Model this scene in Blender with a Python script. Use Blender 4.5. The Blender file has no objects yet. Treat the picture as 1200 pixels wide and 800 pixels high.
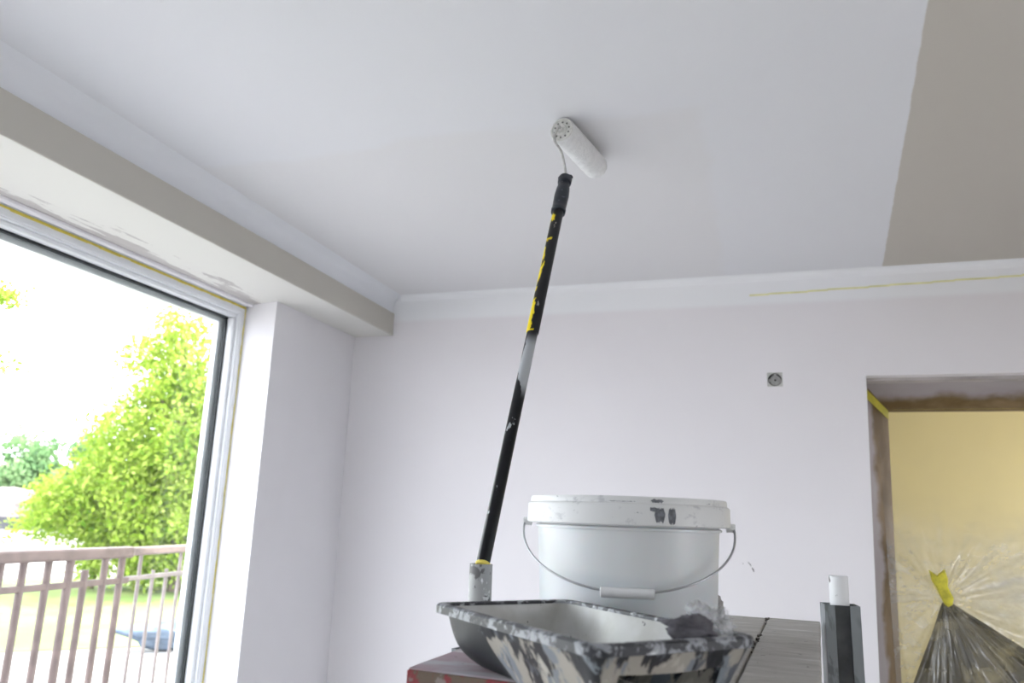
import bpy, bmesh, math, random
import numpy as np
from mathutils import Vector, Matrix, noise

C = bpy.context.scene.collection
scn = bpy.context.scene
H = 1.42                                   # eye height above the room floor; z values below are written as H + offset
rnd = random.Random(5)

# ------------------------------------------------------------------ camera
cd = bpy.data.cameras.new('camera'); cam = bpy.data.objects.new('camera', cd); C.objects.link(cam)
def cam_axes(p, y, r):
    cy, sy = math.cos(y), math.sin(y)
    F = Vector((-sy*math.cos(p), cy*math.cos(p), math.sin(p)))
    R = Vector((cy, sy, 0)); U = R.cross(F)
    return R*math.cos(r)+U*math.sin(r), U*math.cos(r)-R*math.sin(r), F
cR, cU, cF = cam_axes(math.radians(12.86), math.radians(18.07), math.radians(2.01))
cam.matrix_world = Matrix(((cR.x, cU.x, -cF.x, 0), (cR.y, cU.y, -cF.y, 0), (cR.z, cU.z, -cF.z, H), (0, 0, 0, 1)))
cd.sensor_width = 36; cd.lens = 27.0; cd.clip_start = .02; cd.clip_end = 300
cd.dof.use_dof = True; cd.dof.focus_distance = 1.55; cd.dof.aperture_fstop = 4.5
scn.camera = cam

# ------------------------------------------------------------------ sky, sun, exposure
w = bpy.data.worlds.new('sky'); scn.world = w; w.use_nodes = True
bg = w.node_tree.nodes['Background']; bg.inputs['Color'].default_value = (.90, .925, 1, 1); bg.inputs['Strength'].default_value = 5.0
sd = bpy.data.lights.new('sun', 'SUN'); sun = bpy.data.objects.new('sun', sd); C.objects.link(sun)
sd.energy = 9.0; sd.color = (1, .95, .86); sd.angle = .01
sun.rotation_euler = Vector((.38, .50, .78)).to_track_quat('Z', 'Y').to_euler()
scn.view_settings.view_transform = 'Standard'; scn.view_settings.look = 'None'
scn.view_settings.exposure = 0.63; scn.view_settings.gamma = 1; scn.view_settings.use_curve_mapping = False
def portal(name, loc, rot, sx, sy):        # daylight portals in the window openings, seen and added (they give off nothing themselves)
    l = bpy.data.lights.new(name, 'AREA'); l.shape = 'RECTANGLE'; l.size = sx; l.size_y = sy; l.cycles.is_portal = True
    o = bpy.data.objects.new(name, l); C.objects.link(o); o.location = loc; o.rotation_euler = rot
portal('window_portal', (-2.36, 1.35, 1.15), (0, -math.pi/2, 0), 2.3, 2.8)
portal('window_portal', (-2.36, -2.0, 1.6), (0, -math.pi/2, 0), 1.2, 1.0)
portal('window_portal', (3.5, .9, 1.55), (0, math.pi/2, 0), 1.2, 1.2)
portal('window_portal', (.1, -3.3, 1.35), (math.pi/2, 0, 0), 1.2, 1.3)

# ------------------------------------------------------------------ helpers
class MB:
    def __init__(s): s.v = []; s.f = []
    def add(s, vs, fs):
        n = len(s.v); s.v += [tuple(v) for v in vs]; s.f += [tuple(i+n for i in f) for f in fs]; return s
    def box(s, a, b, M=None):
        x0, y0, z0 = a; x1, y1, z1 = b
        vs = [Vector(p) for p in ((x0,y0,z0),(x1,y0,z0),(x1,y1,z0),(x0,y1,z0),(x0,y0,z1),(x1,y0,z1),(x1,y1,z1),(x0,y1,z1))]
        if M: vs = [M @ v for v in vs]
        return s.add(vs, ((0,3,2,1),(4,5,6,7),(0,1,5,4),(1,2,6,5),(2,3,7,6),(3,0,4,7)))
    def hexa(s, q0, q1):                   # q0 lower four, q1 upper four, both counter-clockwise from above
        return s.add(list(q0)+list(q1), ((0,3,2,1),(4,5,6,7),(0,1,5,4),(1,2,6,5),(2,3,7,6),(3,0,4,7)))
    def rings(s, rings, close_u=True, cap0=False, cap1=False):
        n = len(rings[0]); b = len(s.v)
        for r in rings: s.v += [tuple(p) for p in r]
        for k in range(len(rings)-1):
            for i in range(n if close_u else n-1):
                j = (i+1) % n
                s.f.append((b+k*n+i, b+k*n+j, b+(k+1)*n+j, b+(k+1)*n+i))
        if cap0: s.f.append(tuple(b+i for i in reversed(range(n))))
        if cap1: s.f.append(tuple(b+(len(rings)-1)*n+i for i in range(n)))
        return s
    def tube(s, pts, rad, n=14, caps=True):
        pts = [Vector(p) for p in pts]
        if not hasattr(rad, '__len__'): rad = [rad]*len(pts)
        rs = []; up = None
        for i, p in enumerate(pts):
            d = (pts[min(i+1, len(pts)-1)]-pts[max(i-1, 0)])
            if d.length < 1e-9: d = Vector((0, 0, 1))
            d.normalize()
            if up is None:
                up = Vector((0, 0, 1)) if abs(d.z) < .9 else Vector((1, 0, 0))
            a = d.cross(up).normalized(); up = a.cross(d).normalized()
            rs.append([p + (a*math.cos(2*math.pi*k/n) + up*math.sin(2*math.pi*k/n))*rad[i] for k in range(n)])
        return s.rings(rs, True, caps, caps)
    def lathe(s, prof, c, n=64, cap0=False, cap1=False):
        return s.rings([[(c[0]+r*math.cos(2*math.pi*k/n), c[1]+r*math.sin(2*math.pi*k/n), c[2]+z) for k in range(n)] for r, z in prof], True, cap0, cap1)
def wloc(o):
    v = Vector((0, 0, 0))
    while o: v += o.location; o = o.parent
    return v
def obj(name, m, mat, parent=None, smooth=False, bevel=0, loc=None):
    me = bpy.data.meshes.new(name); o = bpy.data.objects.new(name, me); C.objects.link(o)
    if parent: o.parent = parent; off = wloc(parent)
    else:
        o.location = loc if loc else (0, 0, 0); off = Vector(o.location)
    me.from_pydata([tuple(Vector(v)-off) for v in m.v], [], m.f)
    bm = bmesh.new(); bm.from_mesh(me); bmesh.ops.recalc_face_normals(bm, faces=bm.faces); bm.to_mesh(me); bm.free()
    me.materials.append(mat)
    if smooth:
        for p in me.polygons: p.use_smooth = True
        if smooth != 'all':
            md = None
            me.set_sharp_from_angle(angle=math.radians(38))
    if bevel:
        b = o.modifiers.new('bevel', 'BEVEL'); b.width = bevel; b.segments = 2; b.limit_method = 'ANGLE'
    return o
def thing(name, label, cat, loc, group=None):
    o = bpy.data.objects.new(name, None); C.objects.link(o); o.location = loc; o.empty_display_size = .05
    o['label'] = label; o['category'] = cat
    if group: o['group'] = group
    return o
def tag(o, label, cat, group=None, kind=None):
    o['label'] = label; o['category'] = cat
    if group: o['group'] = group
    if kind: o['kind'] = kind
    return o
def struct(o): o['kind'] = 'structure'; return o
def lab(o, l): o['label'] = l; return o

# ------------------------------------------------------------------ materials
class NT:
    def __init__(s, name):
        s.m = bpy.data.materials.new(name); s.m.use_nodes = True; s.t = s.m.node_tree; s.n = s.t.nodes; s.n.clear()
        s.out = s.n.new('ShaderNodeOutputMaterial'); s.tc = s.n.new('ShaderNodeTexCoord')
    def L(s, a, b): s.t.links.new(a, b)
    def val(s, sock, v):
        if isinstance(v, bpy.types.NodeSocket): s.L(v, sock)
        elif isinstance(v, (tuple, list)) and len(v) == 3 and sock.type == 'RGBA': sock.default_value = (*v, 1)
        else: sock.default_value = v
    def math(s, op, a, b=0.0, clamp=False):
        n = s.n.new('ShaderNodeMath'); n.operation = op; n.use_clamp = clamp; s.val(n.inputs[0], a); s.val(n.inputs[1], b); return n.outputs[0]
    def mapping(s, scale=(1,1,1), rot=(0,0,0)):
        n = s.n.new('ShaderNodeMapping'); n.inputs['Scale'].default_value = scale; n.inputs['Rotation'].default_value = rot
        s.L(s.tc.outputs['Object'], n.inputs[0]); return n.outputs[0]
    def noise(s, scale, detail=4, stretch=(1,1,1), rough=.55, dist=0, w=None):
        n = s.n.new('ShaderNodeTexNoise'); n.inputs['Scale'].default_value = scale; n.inputs['Detail'].default_value = detail
        n.inputs['Roughness'].default_value = rough; n.inputs['Distortion'].default_value = dist
        if w is not None: n.noise_dimensions = '4D'; n.inputs['W'].default_value = w
        s.L(s.mapping(stretch), n.inputs['Vector']); return n.outputs['Fac']
    def xyz(s):
        n = s.n.new('ShaderNodeSeparateXYZ'); s.L(s.tc.outputs['Object'], n.inputs[0]); return n.outputs
    def step(s, v, lo, hi):
        n = s.n.new('ShaderNodeMapRange'); n.interpolation_type = 'SMOOTHSTEP'; s.val(n.inputs['Value'], v)
        n.inputs['From Min'].default_value = lo; n.inputs['From Max'].default_value = hi; return n.outputs[0]
    def mix(s, f, a, b):
        n = s.n.new('ShaderNodeMix'); n.data_type = 'RGBA'; s.val(n.inputs['Factor'], f); s.val(n.inputs['A'], a) if False else None
        s.val(n.inputs[6], a); s.val(n.inputs[7], b); return n.outputs[2]
    def bump(s, h, strength=.3, dist=.01):
        n = s.n.new('ShaderNodeBump'); n.inputs['Strength'].default_value = strength; n.inputs['Distance'].default_value = dist
        s.L(h, n.inputs['Height']); return n.outputs[0]
    def bsdf(s, col, rough=.5, metal=0, normal=None, **kw):
        b = s.n.new('ShaderNodeBsdfPrincipled'); s.val(b.inputs['Base Color'], col); s.val(b.inputs['Roughness'], rough); b.inputs['Metallic'].default_value = metal
        if normal is not None: s.L(normal, b.inputs['Normal'])
        for k, v in kw.items(): s.val(b.inputs[k.replace('_', ' ')], v)
        return b.outputs[0]
    def done(s, sh): s.L(sh, s.out.inputs['Surface']); return s.m
def plain(name, col, rough=.5, metal=0, var=.08, scale=20, bump=0, bscale=60, **kw):
    t = NT(name); n = t.noise(scale, 4)
    c = t.mix(t.step(n, .3, .7), tuple(x*(1-var) for x in col), tuple(min(1, x*(1+var)) for x in col))
    nm = t.bump(t.noise(bscale, 5), bump, .003) if bump else None
    return t.done(t.bsdf(c, rough, metal, nm, **kw))
def splatter(name, base, layers, rough=.45, bump=.3, **kw):    # layers: colour, scale, threshold, stretch
    t = NT(name); c = base; hs = None
    for i, (col, sc, th, st) in enumerate(layers):
        m = t.step(t.noise(sc, 5, st, .6, .4, w=i*3.7+1), th, th+.035)
        c = t.mix(m, c, col); hs = m if hs is None else t.math('MAXIMUM', hs, m)
    return t.done(t.bsdf(c, rough, 0, t.bump(hs, bump, .001), **kw))

# painted plaster: roller stipple and faint patchiness
def plaster(name, col, var=.02):
    t = NT(name)
    c = t.mix(t.step(t.noise(1.3, 3), .35, .65), tuple(x*(1-var) for x in col), tuple(x*(1+var) for x in col))
    return t.done(t.bsdf(c, .85, 0, t.bump(t.noise(220, 3), .08, .001)))
WHITE = (.80, .79, .82)
m_wall = plaster('wall_paint', WHITE)
t = NT('back_wall_paint'); xyz = t.xyz()                       # fresh white band cut in under the ceiling
band = t.step(xyz[2], H+.955, H+.985)
low = t.mix(t.step(t.noise(1.1, 3), .35, .65), (.80, .78, .805), (.82, .80, .825))
c = t.mix(band, low, (.86, .87, .89))
m_back = t.done(t.bsdf(c, .85, 0, t.bump(t.noise(220, 3), .08, .001)))
t = NT('ceiling_paint'); xyz = t.xyz()
# unpainted beige part beyond a straight cut line that crosses the ceiling at a slant
lx = t.math('SUBTRACT', xyz[0], t.math('ADD', t.math('MULTIPLY', xyz[1], .0829), .2418))
lx = t.math('ADD', lx, t.math('MULTIPLY', t.math('SUBTRACT', t.noise(14, 3), .5), .008))
beige = t.step(lx, -.003, .003)
wet = t.step(t.math('ADD', xyz[1], t.math('MULTIPLY', t.noise(3, 3), .16)), 2.0, 2.06)
wet2 = t.math('MULTIPLY', wet, t.math('SUBTRACT', 1.0, t.step(t.math('ADD', xyz[0], t.math('MULTIPLY', t.noise(4, 3, w=3), .1)), -.10, -.05)))
c = t.mix(wet2, (.765, .77, .80), (.755, .75, .765))
c = t.mix(beige, c, (.56, .525, .475))
m_ceil = t.done(t.bsdf(c, .8, 0, t.bump(t.noise(200, 3), .08, .001)))
t = NT('soffit_paint'); xyz = t.xyz()                          # bare grey filler streaks along the window side
nz = t.noise(1.0, 5, (16, 2.6, 1), .65)
edge = t.step(t.math('ADD', xyz[0], t.math('MULTIPLY', t.math('SUBTRACT', nz, .5), .62)), -2.115, -2.09)
c = t.mix(edge, t.mix(t.noise(30, 4, (1, .2, 1)), (.42, .39, .38), (.58, .56, .55)), (.71, .70, .67))
m_soffit = t.done(t.bsdf(c, .8, 0, t.bump(t.math('MULTIPLY', edge, 1.0), .4, .002)))
m_fascia = plaster('primer_beige', (.55, .53, .48), .03)
m_yellow = plaster('yellow_wall_paint', (.60, .53, .28), .02)
m_floor = plain('screed', (.66, .65, .63), .8, var=.15, scale=6, bump=.2)
m_pvc = plain('window_frame_white', (.80, .82, .85), .35, var=.01)
m_rubber = plain('black_gasket', (.015, .02, .022), .5)
m_tape = plain('yellow_tape', (.78, .66, .12), .6, var=.1, scale=40)
m_tape_pale = plain('yellow_tape_faded', (.78, .76, .42), .7, var=.12, scale=12)
t = NT('window_glass'); g = t.n.new('ShaderNodeBsdfGlossy'); g.inputs['Roughness'].default_value = .01
tr = t.n.new('ShaderNodeBsdfTransparent'); tr.inputs[0].default_value = (.97, .985, .98, 1)
fr = t.n.new('ShaderNodeLayerWeight'); fr.inputs[0].default_value = .5; mx = t.n.new('ShaderNodeMixShader')
t.L(t.math('ADD', .03, t.math('MULTIPLY', t.math('POWER', fr.outputs['Facing'], 5.0), .5)), mx.inputs[0]); t.L(tr.outputs[0], mx.inputs[1]); t.L(g.outputs[0], mx.inputs[2]); m_glass = t.done(mx.outputs[0])

# ------------------------------------------------------------------ the room
CZ = H+1.104; SZ = H+.895; YB = 3.5; XL = -2.014; XF = -1.80; TH = .28
def wall_cells(m, us, vs, holes, f3, f3b):
    """wall slab of quads in (u, v) with rectangular holes; f3 maps to the front face, f3b to the back face"""
    def hole(i, j): return any(us[i] >= h[0]-1e-6 and us[i+1] <= h[1]+1e-6 and vs[j] >= h[2]-1e-6 and vs[j+1] <= h[3]+1e-6 for h in holes)
    nu, nv = len(us)-1, len(vs)-1
    for i in range(nu):
        for j in range(nv):
            if hole(i, j): continue
            q = [(us[i], vs[j]), (us[i+1], vs[j]), (us[i+1], vs[j+1]), (us[i], vs[j+1])]
            m.add([f3(*p) for p in q], ((0,1,2,3),)); m.add([f3b(*p) for p in q], ((3,2,1,0),))
            for k, (di, dj) in enumerate(((0,-1),(1,0),(0,1),(-1,0))):
                a, b = i+di, j+dj
                if a < 0 or b < 0 or a >= nu or b >= nv or hole(a, b):
                    p, r = q[k], q[(k+1) % 4]
                    m.add([f3(*p), f3(*r), f3b(*r), f3b(*p)], ((0,1,2,3),))
    return m
struct(obj('floor', MB().box((-2.4, -3.4, -.15), (3.4, YB+TH, 0)), m_floor))
struct(obj('ceiling', MB().box((-2.3, -3.3, CZ), (3.4, YB+TH, CZ+.3)), m_ceil))
# back wall: doorway (its left jamb is a little out of plumb) and a square socket recess
DX0, DX1, DZ = .44, 1.42, H+.634
SX0, SX1, SZ0, SZ1 = .042, .106, H+.594, H+.657
def bf(y):
    def g(u, v):
        if abs(u-DX0) < 1e-6 and v <= DZ+1e-6: u = DX0-.028*(DZ-v)/1.21
        return (u, y, v)
    return g
m = wall_cells(MB(), [-2.35, SX0, SX1, DX0, DX1, 3.4], [0, SZ0, DZ, SZ1, CZ+.1], [(DX0, DX1, 0, DZ), (SX0, SX1, SZ0, SZ1)], bf(YB), bf(YB+TH))
wb = struct(obj('wall_back', m, m_back))
# yellow masking tape line along the cut-in band
tp = MB(); n = 40; pts = []
for i in range(n+1):
    x = -.02+i*3.3/n; z = H+1.010+.0062*min(x, 1.2)*4+.0012*math.sin(i*2.1)
    pts.append((x, z))
for (xa, za), (xb, zb) in zip(pts, pts[1:]):
    tp.box((xa, YB-.0012, za), (xb, YB+.001, za+.0075))
lab(obj('masking_tape', tp, m_tape_pale, wb), 'faded yellow tape line under the ceiling')
# scuff on the wall right of the bucket
sc = MB()
for (a, b, r) in (((-.065, -.150), (-.052, -.168), .0022), ((-.050, -.172), (-.042, -.190), .0035), ((-.088, -.155), (-.083, -.162), .0014)):
    sc.tube([(a[0], YB, H+a[1]), ((a[0]+b[0])/2+.002, YB, H+(a[1]+b[1])/2), (b[0], YB, H+b[1])], [r*.4, r, r*.3], 6)
obj('scuff_mark', sc, plain('dark_scuff', (.16, .15, .15), .8), wb)
# beam box over the window: white soffit, beige fascia board, white cove above
struct(obj('trim_1', MB().box((-2.32, -3.3, SZ), (XF+.004, YB, SZ+.1)), m_soffit))
fb = MB().box((XF-.02, -3.3, SZ+.0005), (XF+.008, YB, H+1.013)); fo = struct(obj('trim_2', fb, m_fascia, bevel=.002)); lab(fo, 'beige fascia board of the beam over the window')
cv = MB(); prof = [(XF-.03, H+1.005), (XF-.002, H+1.012), (XF+.002, H+1.05), (XF+.008, H+1.075), (XF+.022, H+1.092), (XF+.05, H+1.1035), (XF+.05, H+1.12), (XF-.03, H+1.12)]
cv.rings([[(x, y, z) for x, z in prof] for y in (-3.3, YB)], True, True, True)
struct(obj('trim_3', cv, plaster('cove_white', (.78, .80, .84)), smooth=True))
cr = MB(); cr.rings([[(x, y, z) for y, z in ((YB, CZ-.03), (YB-.004, CZ-.012), (YB-.014, CZ-.003), (YB-.03, CZ), (YB, CZ+.01))] for x in (XF+.04, 3.2)], True, True, True)
struct(obj('trim_4', cr, m_back, smooth=True))
# left wall: pier by the corner, window opening with a slightly splayed reveal, pier, added unseen fill window, pier
Y1, Y0 = 2.80, -.12; YS1, YS0 = -1.5, -2.5; XW = -2.2
lw = MB()
def lf(u, v): return (XL, u, v)
def lfb(u, v):
    if abs(u-Y1) < 1e-6: u += .06
    return (XL-.32, u, v)
wall_cells(lw, [-3.3, YS0, YS1, Y0, Y1, YB+TH], [0, .08, 1.0, SZ+.02], [(YS0, YS1, 1.0, SZ+.02), (Y0, Y1, .08, SZ+.02)], lf, lfb)
struct(obj('wall_left', lw, m_wall))
rw_ = wall_cells(MB(), [-3.3, .3, 1.5, YB+TH], [0, .95, 2.15, CZ+.1], [(.3, 1.5, .95, 2.15)], lambda u, v: (3.2, u, v), lambda u, v: (3.45, u, v))  # opening added out of view, lets in fill light from the right
struct(obj('wall_right', rw_, plaster('raw_plaster', (.62, .60, .58))))
fw = wall_cells(MB(), [-2.35, -.5, .7, 3.4], [0, .7, 2.0, CZ+.1], [(-.5, .7, .7, 2.0)], lambda u, v: (u, -3.2, v), lambda u, v: (u, -3.45, v))
struct(obj('wall_front', fw, m_wall))
struct(obj('roof', MB().box((-2.6, -3.7, CZ+.3), (3.6, 7.4, CZ+.5)), m_wall))

def window(name, ya, yb, z0, z1, tape=False):
    """fixed light: frame face, recessed bead, black gasket, pane, outer frame lip"""
    xf = XW
    def ringframe(x0, x1, o, i):           # hollow rectangle between insets o and i, from depth x0 to x1
        mm = MB()
        for (a, b, c, d) in ((ya+o, yb-o, z1-i, z1-o), (ya+o, yb-o, z0+o, z0+i), (ya+o, ya+i, z0+i, z1-i), (yb-i, yb-o, z0+i, z1-i)):
            mm.box((x1, a, c), (x0, b, d))
        return mm
    fr = struct(obj(name, ringframe(xf, xf-.075, -.03, .032), m_pvc, bevel=.003))
    obj('glazing_bead', ringframe(xf-.018, xf-.0615, .030, .0555), m_pvc, fr, bevel=.010)
    obj('bead_lip', ringframe(xf-.004, xf-.03, .030, .038), m_pvc, fr, bevel=.003)
    obj('gasket', ringframe(xf-.050, xf-.062, .054, .0645), m_rubber, fr)
    obj('outer_frame', ringframe(xf-.075, xf-.10, -.03, .082), m_pvc, fr)
    obj('pane', MB().box((xf-.068, ya+.06, z0+.06), (xf-.062, yb-.06, z1-.06)), m_glass, fr)
    if tape:
        tm = MB(); zz = z1+.001; yy = yb+.001; r2 = random.Random(2)
        ys = [ya+(yb-ya)*k/60 for k in range(61)]
        for a, b in zip(ys, ys[1:]):
            h = r2.uniform(.0065, .0105); tm.box((xf-.002, a, zz-h-.002), (xf+.0015, b, zz-.002))
        zs = [z0+(z1-z0)*k/50 for k in range(51)]
        for a, b in zip(zs, zs[1:]):
            h = r2.uniform(.008, .0115); tm.box((xf-.002, yy-h, a), (xf+.0015, yy-.001, b))
        lab(obj('masking_tape', tm, m_tape, fr), 'thin yellow tape round the frame edge')
    return fr
window('window_1', Y0, 2.838, .09, H+.886, True)
window('fill_window_2', YS0, YS1, 1.01, H+.886)  # unseen window, added to bring more daylight into the room
bar = MB(); bar.rings([[(XW+.030+.017*math.cos(a), y, SZ-.002+.012*math.sin(a)) for a in [k*math.pi/5-math.pi for k in range(11)]] for y in (-3.3, 2.845)], True, True, True)
struct(obj('trim_5', bar, plaster('bead_white', (.76, .745, .77)), smooth=True))
# unseen window added behind the camera to give the room fill light
gd = MB()
for a in (-.5, .07, .64): gd.box((a, -3.36, .7), (a+.06, -3.30, 2.0))
gd.box((-.5, -3.36, .7), (.7, -3.30, .77)); gd.box((-.5, -3.36, 1.93), (.7, -3.30, 2.0))
w3 = struct(obj('fill_window_3', gd, m_pvc)); obj('pane', MB().box((-.48, -3.334, .72), (.68, -3.328, 1.98)), m_glass, w3)

# room beyond the doorway, yellow walls, unseen opening added at the right to light it
YN = 6.4
struct(obj('floor_far', MB().box((-1.2, YB+TH, -.15), (3.4, YN+.2, 0)), m_floor))
struct(obj('ceiling_far', MB().box((-1.2, YB+TH, CZ), (3.4, YN+.2, CZ+.3)), m_wall))
struct(obj('wall_far', MB().box((-1.2, YN, 0), (3.45, YN+.2, CZ)), m_yellow))
struct(obj('wall_far_left', MB().box((-1.3, YB+TH, 0), (-1.1, YN, CZ)), m_yellow))
fr_ = wall_cells(MB(), [YB+TH, 4.1, 6.1, YN+.2], [0, .8, 2.4, CZ], [(4.1, 6.1, .8, 2.4)], lambda u, v: (3.2, u, v), lambda u, v: (3.45, u, v))
struct(obj('wall_far_right', fr_, m_yellow))
portal('window_portal', (3.5, 5.1, 1.6), (0, math.pi/2, 0), 1.6, 2.0)

# door casing set back in the doorway: worn brown timber smeared with filler, greenish tape on its mitre
def casing_mat(name, axis, e0, e1):
    t = NT(name); xyz = t.xyz(); gr = t.noise(9, 5, (1, 1, .35) if axis == 0 else (.35, 1, 1), .6, .5)
    c = t.mix(t.step(gr, .38, .62), (.13, .08, .022), (.23, .155, .075))
    pos = t.math('ADD', xyz[axis], t.math('MULTIPLY', t.math('SUBTRACT', t.noise(7, 4, w=4), .5), .09))
    c = t.mix(t.step(pos, e0, e1), c, t.mix(gr, (.30, .255, .26), (.42, .39, .385)))
    return t.done(t.bsdf(c, .6, 0, t.bump(gr, .3, .002)))
m_casing = casing_mat('smeared_brown_side', 0, -.497, -.524); m_casing_h = casing_mat('smeared_brown_head', 2, H+.545, H+.590)
YC = 3.62
dr = struct(thing('door_1', 'x', 'x', (.98, YC, 0)))
for k in ('label', 'category'): del dr[k]
ci, ct = .545, H+.512
zc = YC+.10
# casing face leans inwards from the wall edge to the opening
cz = MB(); cz.hexa([(DX0-.04, YC, 0), (ci-.042, zc, 0), (ci-.042, zc+.03, 0), (DX0-.04, zc+.03, 0)], [(DX0-.005, YC, DZ), (ci, zc, ct), (ci, zc+.03, ct), (DX0-.005, zc+.03, DZ)])
obj('casing_side', cz, m_casing, dr)
cz = MB(); cz.hexa([(ci, zc, ct), (DX1+.0, zc, ct), (DX1+.0, zc+.03, ct), (ci, zc+.03, ct)], [(DX0-.005, YC, DZ), (DX1, YC, DZ), (DX1, zc+.03, DZ), (DX0-.005, zc+.03, DZ)])
obj('casing_head', cz, m_casing_h, dr)
cz = MB().box((DX1-.08, zc-.02, 0), (DX1, zc+.03, ct+.02)); obj('casing_side', cz, m_casing, dr)
hp = MB().box((DX0, YB+.06, DZ-.012), (DX1, YC+.05, DZ-.0005)); obj('head_lining', hp, plain('grey_filler', (.46, .43, .42), .8, var=.15, scale=7), dr)
m_tape2 = plain('olive_tape', (.52, .46, .05), .6, var=.12, scale=30)
a = Vector((DX0+.003, YC-.003, DZ-.03)); b = Vector((ci+.001, zc-.003, ct)); d = Vector((.0, 0, .028))
tm = MB().add([a-d*1.5, b-d*1.3, b+d*.1, a+d*.1, a-d*1.5+Vector((0,.003,0)), b-d*1.3+Vector((0,.003,0)), b+d*.1+Vector((0,.003,0)), a+d*.1+Vector((0,.003,0))], ((0,1,2,3),(7,6,5,4),(0,4,5,1),(1,5,6,2),(2,6,7,3),(3,7,4,0)))
lab(obj('masking_tape', tm, m_tape2, dr), 'olive yellow tape across the corner')
tm = MB().box((ci+.02, zc-.006, ct+.006), (DX1-.1, zc-.001, ct+.02)); lab(obj('masking_tape', tm, plain('brown_olive_tape', (.38, .30, .06), .6, var=.3, scale=9), dr), 'brownish yellow tape along the head')

# ------------------------------------------------------------------ socket recess
so = thing('socket_box', 'small square grey socket recess with round insert in the wall left of the doorway', 'socket', ((SX0+SX1)/2, YB+.03, SZ0))
cx, czz = (SX0+SX1)/2, (SZ0+SZ1)/2
m_sg = plain('socket_grey', (.33, .33, .32), .6, var=.15, scale=60); m_sl = plain('socket_plaster', (.52, .52, .50), .8, var=.1)
obj('back_plate', MB().box((SX0, YB+.022, SZ0), (SX1, YB+.028, SZ1)), plain('socket_dark', (.05, .05, .05), .8), so)
# square collar with a round hole
mm = MB(); N = 48; sq = []; ci_ = []
for k in range(N):
    a = 2*math.pi*k/N; c_, s_ = math.cos(a), math.sin(a); q = .0315/max(abs(c_), abs(s_))
    sq.append((c_*q, s_*q)); ci_.append((c_*.0285, s_*.0285))
mm.rings([[(cx+x, y, czz+z) for x, z in L_] for L_, y in ((ci_, YB+.022), (ci_, YB+.003), (sq, YB+.003), (sq, YB+.022))])
obj('collar', mm, m_sl, so)
def disc(m, r, y0, y1, dx=0, dz=0, n=40): return m.rings([[(cx+dx+r*math.cos(2*math.pi*k/n), y, czz+dz+r*math.sin(2*math.pi*k/n)) for k in range(n)] for y in (y0, y1)], True, True, True)
mm = disc(MB(), .0225, YB+.018, YB+.008, .001, -.003); disc(mm, .012, YB+.010, YB+.003, .001, -.003); obj('insert', mm, m_sg, so, True)
obj('tab', MB().box((cx-.004, YB+.004, czz+.004), (cx+.007, YB+.02, czz+.026)), m_sg, so, bevel=.001)
obj('tab', MB().box((cx+.018, YB+.006, czz-.012), (cx+.027, YB+.02, czz+.002)), m_sg, so, bevel=.001)
obj('tab', MB().box((cx-.028, YB+.006, czz-.008), (cx-.018, YB+.02, czz+.004)), m_sg, so, bevel=.001)
obj('hole', disc(MB(), .0042, YB+.0032, YB+.0015, .001, -.003, 16), plain('socket_hole', (.005, .005, .005), .9), so)

# ------------------------------------------------------------------ film over the doorway
def film_mat(name, lo, hi, tint=(.70, .71, .70), bumps=1.0, sc=13, det=4):
    t = NT(name)
    at = t.n.new('ShaderNodeAttribute'); at.attribute_name = 'dense'
    nz = t.noise(sc, det, (1, 1, 1.6), .6, .7)
    fac = t.math('ADD', t.math('MULTIPLY', at.outputs['Fac'], hi-lo), lo)
    fac = t.math('MULTIPLY', fac, t.math('ADD', t.math('MULTIPLY', nz, 1.3), .35), True)
    nm = t.bump(nz, .5*bumps, .012)
    df = t.n.new('ShaderNodeBsdfDiffuse'); df.inputs[0].default_value = (*tint, 1); t.L(nm, df.inputs['Normal'])
    tl = t.n.new('ShaderNodeBsdfTranslucent'); tl.inputs[0].default_value = (*tint, 1); t.L(nm, tl.inputs['Normal'])
    gl = t.n.new('ShaderNodeBsdfGlossy'); gl.inputs['Roughness'].default_value = .18; t.L(nm, gl.inputs['Normal'])
    a = t.n.new('ShaderNodeMixShader'); a.inputs[0].default_value = .4; t.L(df.outputs[0], a.inputs[1]); t.L(tl.outputs[0], a.inputs[2])
    b = t.n.new('ShaderNodeMixShader'); b.inputs[0].default_value = .22*bumps; t.L(a.outputs[0], b.inputs[1]); t.L(gl.outputs[0], b.inputs[2])
    tr = t.n.new('ShaderNodeBsdfTransparent'); c = t.n.new('ShaderNodeMixShader')
    t.L(fac, c.inputs[0]); t.L(tr.outputs[0], c.inputs[1]); t.L(b.outputs[0], c.inputs[2])
    return t.done(c.outputs[0])
def set_attr(o, vals):
    a = o.data.attributes.new('dense', 'FLOAT', 'POINT'); a.data.foreach_set('value', vals)
ax_, az_ = .695, H-.262                                        # where the film is gathered
fm = thing('masking_film', 'clear plastic masking film taped over the doorway and gathered with yellow tape', 'plastic film', (.95, YC+.05, 0))
mm = MB(); dn = []; NU, NV = 150, 210; ztop = ct+.03; zlow = .01
gy = zc-.012
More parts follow.
